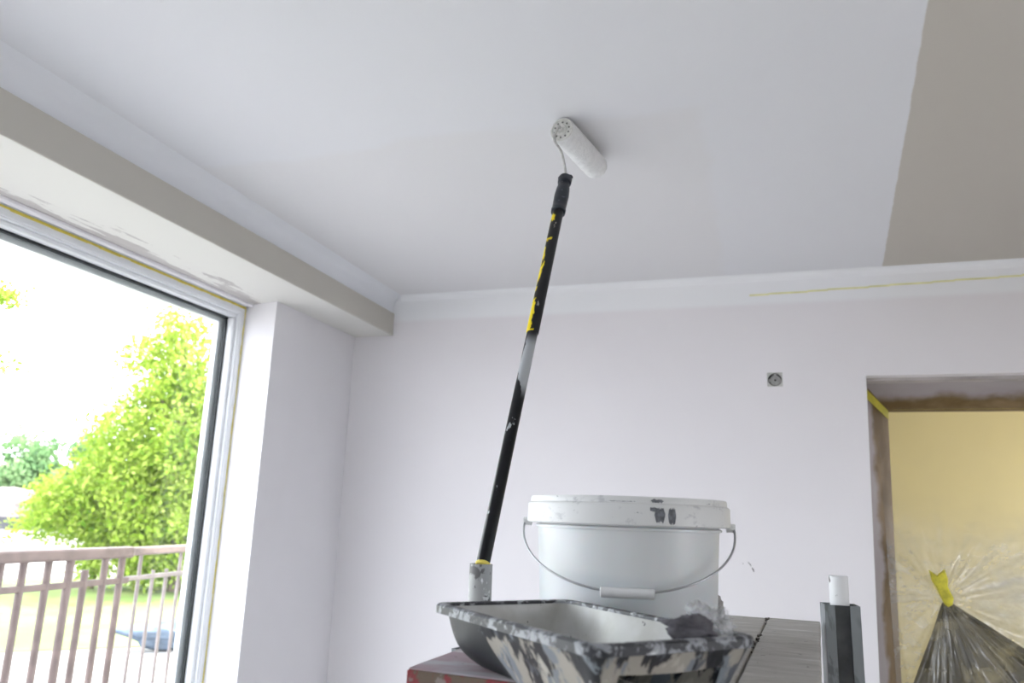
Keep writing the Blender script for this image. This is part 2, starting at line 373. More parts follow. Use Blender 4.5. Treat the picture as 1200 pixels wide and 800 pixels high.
for j in range(NV+1):
    for i in range(NU+1):
        x = ci-.05+(DX1-.03-ci+.05)*i/NU; z = zlow+(ztop-zlow)*j/NV
        dx, dz = x-ax_, z-az_; r = math.hypot(dx, dz); an = math.atan2(dz, dx)
        amp = .013*math.exp(-((r-.30)/.45)**2)*min(1, r/.12)*max(0, min(1, (x-ci)/.05))
        below = 1/(1+math.exp((z-(H-.02+.05*noise.noise((x*3, 0, 9))))/.06))
        y = gy - amp*below*(noise.noise((an*3.2, r*2.2, 1))*2.4+1.2*noise.noise((an*8, r*3, 4)))
        y -= .03*math.exp(-(r/.14)**2)
        y += .010*below*noise.noise((x*6, z*14, 3.3))
        cy_ = YC+(zc-YC)*min(1, max(0, (x-DX0+.02)/(ci-DX0+.02)))
        y = min(y, cy_-.005-.003*noise.noise((x*20, z*6, 2))) if x < ci+.01 else y
        right = 1/(1+math.exp(-(dx-.12)/.07)) * math.exp(-((z-(H-.23))/.19)**2)
        d = below*.34 + .42*right*(.75+.5*noise.noise((x*9, z*9, 7))) + .25*below*max(0, noise.noise((an*9, r*1.5, 6)))
        mm.v.append((x, y, z)); dn.append(max(0, min(1, d)))
for j in range(NV):
    for i in range(NU):
        a = j*(NU+1)+i; mm.f.append((a, a+1, a+NU+2, a+NU+1))
fs = obj('film_sheet', mm, film_mat('clear_film', .035, 1.0), fm, 'all'); set_attr(fs, dn)
# the lower bundle: pleated fan hanging from the tape to the floor
mm = MB(); dn = []; NA, NR = 220, 60
aL, aR = math.atan2(-.357, -.150), math.atan2(-.178, .275)
for j in range(NR+1):
    for i in range(NA+1):
        u = i/NA; an = aL+(aR-aL)*u
        rr = .015 + 1.25*(j/NR)
        zz = az_ + rr*math.sin(an); xx = ax_ + rr*math.cos(an)
        s = 1.0
        if zz < .015: s = (az_-.015)/(az_-zz); zz = .015; xx = ax_+(xx-ax_)*s; rr *= s
        if xx > DX1-.06: k = (DX1-.06-ax_)/(xx-ax_); xx = DX1-.06; zz = az_+(zz-az_)*k; rr *= k
        if xx < ci-.03 and xx < ax_: k = (ax_-(ci-.03))/(ax_-xx); xx = ci-.03; zz = az_+(zz-az_)*k; rr *= k
        pl = .5+.5*math.sin(u*math.pi*2*4+2.5*math.sin(u*7)+noise.noise((u*5, rr*2, 0))*2); pl = pl*.7+.3*(.5+.5*math.sin(u*61+noise.noise((u*9, rr*3, 0))*4))
        yy = gy-.024-.018*min(1, rr/.15)-.022*min(1, rr/.3)*pl + .006*noise.noise((u*30, rr*5, 0))
        mm.v.append((xx, yy, zz)); dn.append(.72+.25*pl*(1-.5*min(1, rr))+.3*noise.noise((u*22, rr*2.5, 5)))
for j in range(NR):
    for i in range(NA):
        a = j*(NA+1)+i; mm.f.append((a, a+1, a+NA+2, a+NA+1))
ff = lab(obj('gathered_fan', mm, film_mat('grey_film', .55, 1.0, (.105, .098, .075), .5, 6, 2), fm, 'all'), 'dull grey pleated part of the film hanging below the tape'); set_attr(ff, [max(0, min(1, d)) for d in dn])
# yellow tape knot
pts = [(.645, -.155), (.672, -.175), (.700, -.150), (.708, -.185), (.705, -.215), (.722, -.258), (.716, -.282), (.700, -.292), (.690, -.284), (.678, -.255), (.666, -.222), (.652, -.195)]
mm = MB(); rings_ = []
for dy, k in ((-.071, .90), (-.075, 1.0), (-.068, 1.03), (-.05, 1.0)):
    rings_.append([(ax_-.01+(x-ax_+.01)*k, gy+dy+.25*(z+.25)*.3, H-.22+(z+.22)*k) for x, z in pts])
mm.rings(rings_, True, True, True)
lab(obj('tape_knot', mm, plain('bright_yellow_tape', (.62, .56, .05), .55, var=.2, scale=50, bump=.3), fm, True), 'bright yellow tape where the film is gathered')

# ------------------------------------------------------------------ table of old planks
T = H-.194
NL, FL, FR, NR_ = Vector((-.445, .977, T)), Vector((-.417, 1.894, T)), Vector((.109, 1.844, T)), Vector((.052, .93, T))
def quad(u, v): return NL*(1-u)*(1-v)+NR_*u*(1-v)+FL*(1-u)*v+FR*u*v
t = NT('worn_painted_wood'); xyz = t.xyz()
gr = t.noise(20, 7, (.5, 2.0, 1), .7, .9)
grey = t.mix(t.step(gr, .30, .72), (.36, .345, .32), (.50, .485, .46))
pink = t.mix(t.step(t.noise(9, 5, (.8, 1.6, 1), .6, .8), .40, .62), (.34, .25, .275), (.40, .385, .42))
fade = t.step(t.math('ADD', xyz[0], t.math('MULTIPLY', t.noise(8, 4, w=2), .2)), -.10, .08)
c = t.mix(fade, pink, grey)
c = t.mix(t.step(t.noise(60, 3, w=5), .67, .70), c, (.16, .15, .14))
c = t.mix(t.math('MULTIPLY', t.step(t.noise(14, 5, (.4, 2, 1), w=8), .58, .66), .5), c, (.66, .66, .66))
m_wood = t.done(t.bsdf(c, .7, 0, t.bump(gr, .5, .002)))
t = NT('red_worn_edge')
c = t.mix(t.step(t.noise(45, 5, (1, 1, .5), .65), .46, .54), (.14, .10, .07), (.23, .035, .04))
c = t.mix(t.step(t.noise(30, 4, w=2), .60, .66), c, (.26, .22, .20)); m_edge = t.done(t.bsdf(c, .7, 0, t.bump(t.noise(60, 4), .4, .002)))
tb = thing('plank_table', 'old wooden plank table with worn red edge carrying the tray and the bucket', 'table', (-.17, 1.4, 0))
cuts = [0, .395, .80, 1.0]
for k in range(3):
    u0, u1 = cuts[k]+(.003 if k else 0), cuts[k+1]-(.003 if k < 2 else 0)
    q = [quad(u0, 0), quad(u1, 0), quad(u1, 1), quad(u0, 1)]
    dz = (0, -.0012, 0)[k]
    pm = MB(); rows = 24; rs = []
    for j in range(rows+1):
        v = j/rows; a = quad(u0, v); b = quad(u1, v)
        wob = .0012*noise.noise((k*5, v*14, 0))
        rs.append([a+Vector((wob, 0, -.028)), b+Vector((-wob, 0, -.028)), b+Vector((-wob, 0, dz)), a+Vector((wob, 0, dz))])
    pm.rings(rs, True, True, True)
    obj('plank', pm, m_wood, tb, bevel=.003)
def band_between(a, b, thick, z0, z1):
    d = (b-a).normalized(); nrm = Vector((-d.y, d.x, 0))*thick
    return MB().hexa([Vector((p.x, p.y, z0)) for p in (a, b, b+nrm, a+nrm)], [Vector((p.x, p.y, z1)) for p in (a, b, b+nrm, a+nrm)])
i_ = .003
obj('apron', band_between(quad(0, 0)+Vector((0, -.004, 0)), quad(1, 0)+Vector((0, -.004, 0)), .022, T-.12, T-.0025), m_edge, tb, bevel=.002)
for (a, b) in ((quad(.99, .03), quad(.99, .99)), (quad(.97, .985), quad(.03, .985)), (quad(.01, .97), quad(.01, .03))):
    obj('apron', band_between(a, b, .022, T-.11, T-.0285), m_edge, tb, bevel=.002)
for (u, v) in ((.06, .04), (.94, .04), (.94, .955), (.06, .955)):
    p = quad(u, v); obj('leg', MB().box((p.x-.028, p.y-.028, 0), (p.x+.028, p.y+.028, T-.0285)), plain('leg_wood', (.25, .19, .15), .7, var=.2), tb, bevel=.003)
for v in (.04, .955):
    a, b = quad(.06, v), quad(.94, v); obj('stretcher', MB().tube([(a.x, a.y, .25), (b.x, b.y, .25)], .018, 8), plain('stretcher_wood', (.25, .19, .15), .7, var=.2), tb)
# splinters in the seam
mm = MB()
for k in range(26):
    v = rnd.choice((rnd.uniform(.93, .985), rnd.uniform(.5, .66), rnd.uniform(.4, .99))); p = quad(.80, v)+Vector((rnd.uniform(-.004, .004), 0, .0006)); l = rnd.uniform(.003, .009)
    mm.box((p.x-l*.3, p.y-l*.5, T-.002), (p.x+l*.3, p.y+l*.5, T+rnd.uniform(.0008, .0022)))
obj('seam_dirt', mm, plain('seam_black', (.09, .08, .07), .9), tb)['kind'] = 'stuff'

# ------------------------------------------------------------------ prop posts beside the table
m_inner_l = splatter('smeared_tube', (.36, .37, .365), [((.13, .13, .13), 30, .50, (1, 1, .6)), ((.62, .63, .62), 40, .56, (1, 1, .4)), ((.80, .82, .83), 30, .66, (1, 1, .5))], .5)
m_inner_r = splatter('white_tube', (.80, .81, .82), [((.10, .09, .09), 45, .62, (1, 1, .8)), ((.4, .4, .42), 30, .66, (1, 1, .5))], .5)
m_chan = splatter('grey_channel', (.15, .165, .17), [((.22, .24, .25), 12, .52, (1, 1, .25)), ((.42, .44, .46), 18, .70, (1, 1, .22)), ((.13, .14, .15), 14, .63, (1, 1, .3))], .5, .2)
def channel(x, y, ztop, mat, parent, W=.070, D=.058, lip=.020, th=.003, rot=0):
    out = [(-W/2+lip, -D/2), (-W/2, -D/2), (-W/2, D/2), (W/2, D/2), (W/2, -D/2), (W/2-lip, -D/2)]
    inn = [(W/2-lip, -D/2+th), (W/2-th, -D/2+th), (W/2-th, D/2-th), (-W/2+th, D/2-th), (-W/2+th, -D/2+th), (-W/2+lip, -D/2+th)]
    P = out+inn; cr_, sr_ = math.cos(rot), math.sin(rot)
    ring = lambda z: [(x+a*cr_-b*sr_, y+a*sr_+b*cr_, z) for a, b in P]
    mm = MB(); mm.rings([ring(.01), ring(ztop)])
    for z in (0, 12):                      # end faces as strips
        for k in range(5): a = z+k; b = z+k+1; mm.f.append((a, b, z+10-k, z+11-k))
    return obj('outer_channel', mm, mat, parent)
def post(x, y, zin, zout, label, m_in, rin, rot):
    p = thing('prop_post', label, 'post', (x, y, 0), 'telescopic posts beside the table')
    channel(x, y, zout, m_chan, p, rot=rot)
    w2 = MB(); R2 = Matrix.Translation((x, y, 0)) @ Matrix.Rotation(rot, 4, 'Z'); w2.box((-.0315, -.0165, .012), (.0315, -.0150, zout-.001), R2); obj('slot_plate', w2, plain('slot_dark', (.085, .09, .092), .6, var=.45, scale=9), p)
    tx, ty_ = x, y+.003
    mm = MB(); mm.lathe([(rin-.003, .3), (rin, .3), (rin, zin-.001), (rin-.001, zin), (rin-.003, zin), (rin-.0035, zin-.05), (rin-.0035, .3)], (x-.006*math.sin(-rot), y+.0045, 0), 28)
    obj('inner_tube', mm, m_in, p, True)
    obj('base_plate', MB().box((x-.036, y-.036, 0), (x+.036, y+.05, .01)), m_chan, p, bevel=.002)
    return p
PX, PY = -.479, 1.337
post(PX, PY, H-.083, H-.225, 'upright grey post with paint-smeared tube behind the tray, foot of the roller pole in it', m_inner_l, .0205, -.3)
post(.150, 1.850, H-.099, H-.157, 'upright dark grey post with white stub tube right of the plank table', m_inner_r, .0195, .1)

# ------------------------------------------------------------------ roller on its pole
A = Vector((-.4785, 1.3415, H-.088)); B = Vector((-.497, 1.962, H+.946)); ax = (B-A).normalized(); Lp = (B-A).length
pr = thing('paint_roller', 'white paint roller on a long black extension pole pressed against the ceiling', 'paint roller', A)
def along(s): return A+(B-A)*s
def axial(mb, prof, n=24): return mb.tube([A+ax*s for s, r in prof], [r for s, r in prof], n)
t = NT('pole_black'); sep = t.n.new('ShaderNodeSeparateXYZ')
# worn black paint: white smears high up, yellow showing through
t.L(t.tc.outputs['Object'], sep.inputs[0]); z_ = sep.outputs[2]; x_ = sep.outputs[0]
hgt = z_
c = t.mix(t.step(t.noise(55, 5, (1, .4, .4)), .64, .67), (.004, .004, .006), (.42, .44, .47))
sm = t.math('MULTIPLY', t.step(hgt, .33, .37), t.math('SUBTRACT', 1.0, t.step(hgt, .46, .50)))
c = t.mix(t.math('MULTIPLY', sm, t.step(t.math('ADD', t.noise(30, 5, (1, .3, .3), w=3), t.math('MULTIPLY', t.math('ADD', x_, t.math('MULTIPLY', z_, .018)), 14)), .50, .54)), c, (.42, .44, .46))
m_pole = t.done(t.bsdf(c, .3, 0, None, Specular_IOR_Level=.3))
t = NT('pole_upper'); sep = t.n.new('ShaderNodeSeparateXYZ'); t.L(t.tc.outputs['Object'], sep.inputs[0]); x_ = sep.outputs[0]; z_ = sep.outputs[2]
off = t.math('ADD', x_, t.math('MULTIPLY', z_, .018))          # distance to the left side of the pole axis
nn = t.noise(26, 4, (1, .45, .45), .6, .5)
yl = t.step(t.math('SUBTRACT', nn, t.math('MULTIPLY', off, 12)), .585, .61)
c = t.mix(yl, (.010, .010, .012), (.85, .66, .01))
c = t.mix(t.step(t.noise(60, 4, (1, .5, .5), w=6), .66, .69), c, (.35, .33, .30))
m_pole2 = t.done(t.bsdf(c, .4, Specular_IOR_Level=.3))
m_grip = splatter('grip_blue_black', (.012, .017, .026), [((.10, .12, .15), 60, .60, (1, 1, 1)), ((.55, .58, .60), 90, .70, (1, 1, 1))], .5)
s1, s2 = .485*Lp, .865*Lp
obj('lower_pole', axial(MB(), [(.004, .010), (.012, .0125), (s1, .0128)]), m_pole, pr, True)
obj('foot_ring', axial(MB(), [(.0, .012), (.001, .0136), (.0065, .0136), (.0075, .012)]), m_tape, pr, True)
obj('upper_pole', axial(MB(), [(s1-.004, .0128), (s1, .0146), (s2, .0146)]), m_pole2, pr, True)
obj('grip', axial(MB(), [(s2-.006, .0150), (s2-.005, .0195), (s2+.006, .0200), (s2+.009, .0182), (s2+.03, .0192), (s2+.07, .0200), (s2+.105, .0180), (s2+.110, .0150), (s2+.128, .0145), (s2+.131, .0190), (s2+.145, .0195), (s2+.152, .0190), (s2+.156, .009)]), m_grip, pr, True)
# threaded coupling with small wings
gA = A+ax*(s2+.15)
side = ax.cross(Vector((0, 1, 0))).normalized()
cp = MB()
for sgn in (-1, 1): cp.tube([gA+side*sgn*.010, gA+side*sgn*.016+ax*.010], .007, 8)
obj('coupling', cp, m_grip, pr, True)
# roller cover touching the ceiling
q0 = Vector((-.499, 1.912, H+1.104-.0385)); q1 = Vector((-.452, 2.172, H+1.104-.0385)); rd = (q1-q0).normalized()
t = NT('wet_nap'); nz = t.noise(150, 5, (1, 1, 1), .7); nz2 = t.noise(60, 4, w=2)
c = t.mix(t.step(nz2, .3, .7), (.82, .83, .83), (.90, .91, .91)); m_nap = t.done(t.bsdf(c, .55, 0, t.bump(t.math('ADD', nz, nz2), .9, .004)))
nap = MB(); rs = []; NN, NK = 110, 72
e1 = rd.cross(Vector((0, 0, 1))).normalized(); e2 = e1.cross(rd).normalized()
for j in range(NN+1):
    s = j/NN; base = .0368*(1 if .03 < s < .97 else (.93+.07*math.sin(min(s, 1-s)/.03*math.pi/2)))
    ring = []
    for k in range(NK):
        a = 2*math.pi*k/NK; d = e1*math.cos(a)+e2*math.sin(a); p = q0+(q1-q0)*s
        rr = base+.0009*noise.noise(tuple((p+d*.037)*170))+.0008*noise.noise(tuple((p+d*.037)*60))
        ring.append(p+d*rr)
    rs.append(ring)
nap.rings(rs, True, False, True); nob = obj('nap_cover', nap, m_nap, pr, 'all')
def face_disc(mb, prof, n=36):
    rs = [[q0+rd*s+(e1*math.cos(2*math.pi*k/n)+e2*math.sin(2*math.pi*k/n))*r for k in range(n)] for s, r in prof]
    return mb.rings(rs, True, True, True)
m_plast = plain('painted_plastic', (.72, .72, .69), .5, var=.12, scale=80, bump=.3)
hub = obj('end_cap', face_disc(MB(), [(.012, .034), (-.001, .0345), (-.003, .033), (-.003, .029), (.001, .028), (.001, .0165), (-.006, .0155), (-.008, .0135), (-.003, .012), (-.003, .0065), (-.010, .006), (-.011, .004)]), m_plast, pr, True)
ho = MB()
for k in range(10):
    a = 2*math.pi*(k+.3)/10; c0 = q0+rd*(-.0002)+(e1*math.cos(a)+e2*math.sin(a))*.0225
    ho.tube([c0+rd*.002, c0-rd*.0004+rd*.0], .0026, 8)
obj('vent_hole', ho, plain('dark_hole', (.14, .14, .13), .9), hub)
wire = [gA+ax*.0, gA+ax*.018, ]
# bent wire from the handle up beside the roller end to the axle
p0 = gA; pa = q0-rd*.016
ctrl = [p0, p0+ax*.02, Vector((-.506, 1.945, H+1.012)), Vector((-.5155, 1.905, H+1.028)), Vector((-.514, 1.897, H+1.045)), pa-rd*.004, pa+rd*.004, q0+rd*.02]
cp2 = []
for i in range(len(ctrl)-1):
    P0, P1, P2, P3 = ctrl[max(i-1, 0)], ctrl[i], ctrl[i+1], ctrl[min(i+2, len(ctrl)-1)]
    for k in range(8):
        u = k/8; cp2.append(.5*((2*P1)+(P2-P0)*u+(2*P0-5*P1+4*P2-P3)*u*u+(3*P1-P0-3*P2+P3)*u**3))
cp2.append(ctrl[-1])
obj('wire_frame', MB().tube(cp2, .0036, 10), plain('wire_steel', (.48, .48, .47), .4, .7, var=.2, scale=60), pr, True)

# ------------------------------------------------------------------ bucket
BX, BY = -.220, 1.343
t = NT('bucket_plastic'); xyz = t.xyz()
lvl = t.math('ADD', xyz[2], t.math('MULTIPLY', t.math('SUBTRACT', t.noise(4, 3), .5), .03))
c = t.mix(t.step(lvl, .105, .120), (.68, .71, .73), (.74, .755, .765))
m_bk = t.done(t.bsdf(c, .3, 0, t.bump(t.noise(5, 2), .05, .002), Subsurface_Weight=.12, Subsurface_Scale=.01))
t = NT('lid_plastic'); c = t.mix(t.step(t.noise(24, 6, (1, 1, 1.6), .7), .56, .66), (.74, .75, .745), (.56, .57, .58))
c = t.mix(t.step(t.noise(38, 5, (1, 1, 2.5), .65, w=4), .655, .68), c, (.25, .26, .28)); m_lid = t.done(t.bsdf(c, .42, 0, t.bump(t.noise(40, 4), .12, .001)))
bk = thing('paint_bucket', 'large round white plastic paint bucket with lid and wire handle on the table', 'bucket', (BX, BY, T))
body = MB().lathe([(.001, .003), (.135, .003), (.139, 0), (.1425, .003), (.1440, .012), (.1515, .176), (.1518, .180), (.156, .1805), (.156, .184), (.1520, .186), (.1525, .215), (.1495, .215), (.1490, .186), (.141, .010), (.001, .008)], (BX, BY, T), 96)
obj('body', body, m_bk, bk, True)
lid = MB().lathe([(.153, .190), (.1685, .1875), (.1700, .189), (.1695, .2175), (.1680, .2200), (.1650, .2215), (.1648, .2290), (.1635, .2310), (.1600, .2312), (.1570, .2270), (.1540, .2200), (.001, .2200)], (BX, BY, T), 128)
ld = obj('lid', lid, m_lid, bk, True)
# tamper tabs and slots on the lid skirt, grey smears
dcam = math.atan2(-BY, -BX)
def arc_patch(mb, a0, a1, z0, z1, R, jag=0, n=10, seed=0, th=.0006):
    rr = random.Random(seed); top = []; bot = []
    for k in range(n+1):
        a = a0+(a1-a0)*k/n; e = min(1, math.sin(math.pi*k/n)*2.2)
        zt = z1-(1-e)*(z1-z0)*.4-rr.random()*jag; zb = z0+(1-e)*(z1-z0)*.45+rr.random()*jag
        top.append((a, zt)); bot.append((a, zb))
    f = lambda a, z, r: (BX+r*math.cos(a), BY+r*math.sin(a), T+z)
    rs = [[f(a, z, R) for a, z in bot], [f(a, z, R+th) for a, z in bot], [f(a, z, R+th) for a, z in top], [f(a, z, R) for a, z in top]]
    return mb.rings([list(x) for x in zip(*rs)], True, True, True)
aw = lambda lat: dcam+math.asin(max(-1, min(1, lat/.17)))       # lateral offset to the right of the bucket axis as seen from the tray side
m_smear = plain('slate_smear', (.17, .18, .20), .7, var=.4, scale=120)
for k, (l0, l1, z0, z1, R_, jg, n_) in enumerate(((.0405, .0565, .1915, .2165, .1697, .004, 16), (.0605, .0725, .1900, .2160, .1697, .004, 14), (.034, .046, .2080, .2170, .1696, .003, 10), (.036, .056, .2215, .2285, .1650, .002, 12), (-.030, .012, .2222, .2242, .1650, .0015, 26))):
    lab(obj('paint_smear', arc_patch(MB(), aw(l0), aw(l1), z0, z1, R_, jg, n_, k), m_smear, ld), 'dark grey finger-like smear')

# handle
latv = Vector((math.cos(dcam+math.pi/2), math.sin(dcam+math.pi/2), 0)); fro = Vector((math.cos(dcam), math.sin(dcam), 0))
piv = Vector((BX, BY, T+.188)); tilt = math.radians(31); dwn = (fro*math.cos(tilt)-Vector((0, 0, math.sin(tilt))))
hp_ = []
for k in range(65):
    a = math.pi*k/64; lat = -.176*math.cos(a); s = math.sin(a)
    hp_.append(piv+latv*lat+dwn*(.189*s**.93))
# keep the wire clear of the body
hb = MB().tube(hp_, .0018, 8)
hd = obj('handle', hb, plain('handle_wire', (.42, .43, .45), .35, .6), bk, True)
mid = piv+dwn*.1895; gp = MB()
gp.tube([mid-latv*.040, mid-latv*.039, mid+latv*.039, mid+latv*.040], [.006, .0075, .0075, .006], 16)
obj('hand_grip', gp, plain('grip_plastic', (.74, .75, .76), .45, var=.04), hd, True)
for sgn in (-1, 1):
    e = piv+latv*sgn*.170
    obj('ear', MB().tube([e-latv*sgn*.006, e+latv*sgn*.008], .007, 14), m_lid, bk, True)

# ------------------------------------------------------------------ paint tray
RZ = H-.118
tA, tB, tC, tD = Vector((-.433, 1.022, 0)), Vector((-.284, 1.185, 0)), Vector((-.006, .944, 0)), Vector((-.155, .778, 0))
eu = (tB-tA).normalized(); ev = (tD-tA).normalized(); ev = (ev-eu*ev.dot(eu)).normalized(); WU = .221; LV = .373
def tp_(u, v, z): return tA+eu*u+ev*v+Vector((0, 0, z))
def rrect(inset, rad, n=9, dense=26):      # rounded rectangle of (u, v), constant count whatever the inset
    pts = []
    x0, x1, y0, y1 = inset, WU-inset, inset, LV-inset; r = max(.004, rad)
    cor = [((x1-r, y0+r), -90), ((x1-r, y1-r), 0), ((x0+r, y1-r), 90), ((x0+r, y0+r), 180)]
    for ci2, ((cx2, cy2), a0) in enumerate(cor):
        arc = [(cx2+r*math.cos(math.radians(a0+90*k/n)), cy2+r*math.sin(math.radians(a0+90*k/n))) for k in range(n+1)]
        pts += arc
        nx = cor[(ci2+1) % 4]; a1 = nx[1]; q = (nx[0][0]+r*math.cos(math.radians(a1)), nx[0][1]+r*math.sin(math.radians(a1)))
        for k in range(1, dense): pts.append((arc[-1][0]+(q[0]-arc[-1][0])*k/dense, arc[-1][1]+(q[1]-arc[-1][1])*k/dense))
    return pts
def fz(v):                                 # tray floor height: deep well at the A end, ramp rising to the D end
    w0 = T+.0035; s = (v-.150)/.190
    if s <= 0: return w0
    s = min(1, s); return w0+(RZ-.022-w0)*(s*s*(3-2*s)*.35+s*.65)
t = NT('tray_plastic'); xyz = t.xyz()
low_ = t.math('MULTIPLY', t.math('SUBTRACT', .045, xyz[2]), 5.5)          # paint runs have gathered towards the foot
c = (.016, .018, .023); hh = None
for i, (col, sc_, th_, st_, k_) in enumerate((((.36, .335, .29), 26, .50, (1, 1, .35), 1.0), ((.20, .225, .25), 34, .54, (1, 1, .25), .3), ((.46, .44, .39), 30, .60, (1, 1, .4), .7), ((.10, .11, .13), 38, .60, (1, 1, .35), 0), ((.014, .016, .02), 30, .60, (1, 1, .4), -.6), ((.60, .62, .62), 60, .70, (1, 1, .5), 0))):
    mk = t.step(t.math('ADD', t.noise(sc_, 5, st_, .6, .4, w=i*3.7+1), t.math('MULTIPLY', low_, k_*.5)), th_, th_+.05); c = t.mix(mk, c, col); hh = mk if hh is None else t.math('MAXIMUM', hh, mk)
trm_out = t.done(t.bsdf(c, .45, 0, t.bump(hh, .3, .001)))
trm_bowl = splatter('tray_bowl_black', (.014, .016, .019), [((.08, .09, .10), 12, .55, (1, 1, .7)), ((.5, .5, .48), 42, .68, (1, 1, 1))], .45)
t = NT('tray_rim'); nz = t.noise(48, 6, (1, 1, 1), .7, .6)
c = t.mix(t.step(nz, .49, .56), (.022, .024, .03), (.30, .315, .34)); c = t.mix(t.step(t.noise(40, 5, w=3), .60, .66), c, (.58, .60, .62))
m_rim = t.done(t.bsdf(c, .45, 0, t.bump(nz, .4, .001)))
t = NT('tray_inside'); nz = t.noise(18, 4)
c = t.mix(t.step(nz, .35, .65), (.50, .50, .475), (.60, .605, .595)); c = t.mix(t.step(t.noise(70, 5, w=2), .68, .70), c, (.12, .12, .12))
m_in = t.done(t.bsdf(c, .35, 0, t.bump(t.noise(26, 3), .25, .003)))
ty = thing('paint_tray', 'black plastic paint tray caked with white and tan paint at the front of the table', 'paint tray', tuple(tp_(WU/2, LV/2, T)))
rim = MB(); lv = [(-.002, .020, -.0110), (-.002, .021, -.0015), (.000, .020, .0005), (.006, .018, .0012), (.011, .016, .0002), (.0125, .015, -.0035)]
rim.rings([[tp_(u, v, RZ+dz) for u, v in rrect(i, r)] for i, r, dz in lv])
for k, seq in enumerate(((.0105, .0165, -.0040), (.0035, .018, -.0040), (.0005, .019, -.011))):
    i, r, dz = seq; rim.rings([[tp_(u, v, RZ+dz) for u, v in rrect(i, r)], [tp_(u, v, RZ+(lv[-1][2] if k == 0 else dz)) for u, v in rrect(i, r)]]) if False else None
obj('rim', rim, m_rim, ty, True)
# inner basin surface and, 2 mm outside it, the outer surface of the well
def basin(off):
    mb = MB(); rs = []
    for k in range(13):
        s = k/12; s = 1-(1-s)**1.5; rr = .016+.012*s
        ring = []
        for (ua, va), (ub, vb) in zip(rrect(.0115-off+.013*s+.023*s**5, rr), rrect(.0115-off+.036*s, rr)):
            q = max(0, min(1, (vb-.085)/.06)); u, v = ua+(ub-ua)*q, va+(vb-va)*q
            z = RZ-.003-(RZ-.003-(fz(v)-(0 if off == 0 else off*.8)))*s
            ring.append(tp_(u, v, z))
        rs.append(ring)
    mb.rings(rs)
    # floor: shrink rings to the middle line
    last = rrect(.0115-off+.036, .028)
    fr2 = []
    for k in range(7):
        s = k/6; ring = []
        for (u, v) in last:
            uu = WU/2+(u-WU/2)*(1-s*.995); vv = LV/2+(v-LV/2)*(1-s*.995)
            ring.append(tp_(uu, vv, fz(vv)-(0 if off == 0 else off*.8)))
        fr2.append(ring)
    mb.rings(fr2, True, False, True); return mb
lab(obj('basin', basin(0), m_in, ty, True), 'inside coated with pale grey paint')
lab(obj('well_shell', basin(.0022), trm_bowl, ty, True), 'black underside of the deep well')
# skirt round the ramp end with an arched opening in the end wall
P_ = rrect(0, .02); per = []
def skirt_bottom(u, v, side):
    if side == 'end':
        c_ = abs((u-WU/2)/(WU/2)); 
        if c_ < .70: return RZ-.034+.004*c_
        s = min(1, (c_-.70)/.14); return RZ-.030+(T+.0005-(RZ-.030))*(s**.6)
    s = max(0, min(1, (v-.132)/.030)); return RZ-.012+(T+.0005-(RZ-.012))*(s**.55)
path = []
for k in range(61): path.append((0, .132+(LV-.02-.132)*k/60, 'side'))
for k in range(1, 9): a = math.pi/2*k/9; path.append((.02-.02*math.cos(a), LV-.02+.02*math.sin(a), 'end'))
for k in range(61): path.append((.02+(WU-.04)*k/60, LV, 'end'))
for k in range(1, 9): a = math.pi/2*k/9; path.append((WU-.02+.02*math.sin(a), LV-.02+.02*math.cos(a), 'end'))
for k in range(61): path.append((WU, LV-.02-(LV-.02-.132)*k/60, 'side'))
def inward(u, v, d):
    uc, vc = min(max(u, .06), WU-.06), min(v, LV-.06); du, dv = uc-u, vc-v; l = math.hypot(du, dv) or 1
    return u+du/l*d, v+dv/l*d
sk = MB(); outer_, inner_ = [], []
for lvl_ in range(9):
    s = lvl_/8; ro = []; ri = []
    for (u, v, sd_) in path:
        zb = skirt_bottom(u, v, sd_); z = RZ-.004+(zb-RZ+.004)*s; dep = (RZ-.004-z)/.072
        wob = .0012*math.sin(v*130+u*90)*s
        a = inward(u, v, -.001+.040*dep+wob); b = inward(u, v, .0015+.040*dep+wob)
        ro.append(tp_(a[0], a[1], z)); ri.append(tp_(b[0], b[1], z))
    outer_.append(ro); inner_.append(ri)
sk.rings(outer_, False); sk.rings([list(x) for x in inner_], False)
sk.rings([outer_[-1], inner_[-1]], False)
so_ = obj('skirt', sk, trm_out, ty, True); lab(so_, 'skirt caked with tan and grey paint runs')

# ------------------------------------------------------------------ rag and crumpled films
def crumple(name, c, r, squash, mat, seed, parent=None, freq=14, amp=.35, nseg=48, rot=0):
    mb = MB(); rs = []; V = Vector
    for j in range(nseg//2+1):
        th = math.pi*(j+.02)/(nseg//2+.04); ring = []
        for k in range(nseg):
            a = 2*math.pi*k/nseg; d = V((math.sin(th)*math.cos(a), math.sin(th)*math.sin(a), math.cos(th)))
            n1 = noise.noise(tuple(d*1.6+V((seed, 0, 0)))); n2 = 1-abs(noise.noise(tuple(d*4.2+V((0, seed, 0)))))*2; n3 = noise.noise(tuple(d*9+V((seed, seed, 0))))
            rr = r*(1+amp*(n1+.55*(n2-.5)+.25*n3))
            x, y, z = d.x*rr*squash[0], d.y*rr*squash[1], d.z*rr*squash[2]
            cr_, sr_ = math.cos(rot), math.sin(rot)
            ring.append(V((c[0]+x*cr_-y*sr_, c[1]+x*sr_+y*cr_, c[2]+z)))
        rs.append(ring)
    mb.rings(rs, True, True, True)
    zb = min(v[2] for v in mb.v)
    return obj(name, mb, mat, parent, 'all', loc=(c[0], c[1], zb))
m_rag = plain('rag_cloth', (.13, .125, .14), .9, var=.35, scale=40, bump=.5)
t = NT('crumpled_clear_film'); nz = t.noise(40, 5, (1, 1, 1), .7, 1.5); nm = t.bump(nz, 1.0, .006)
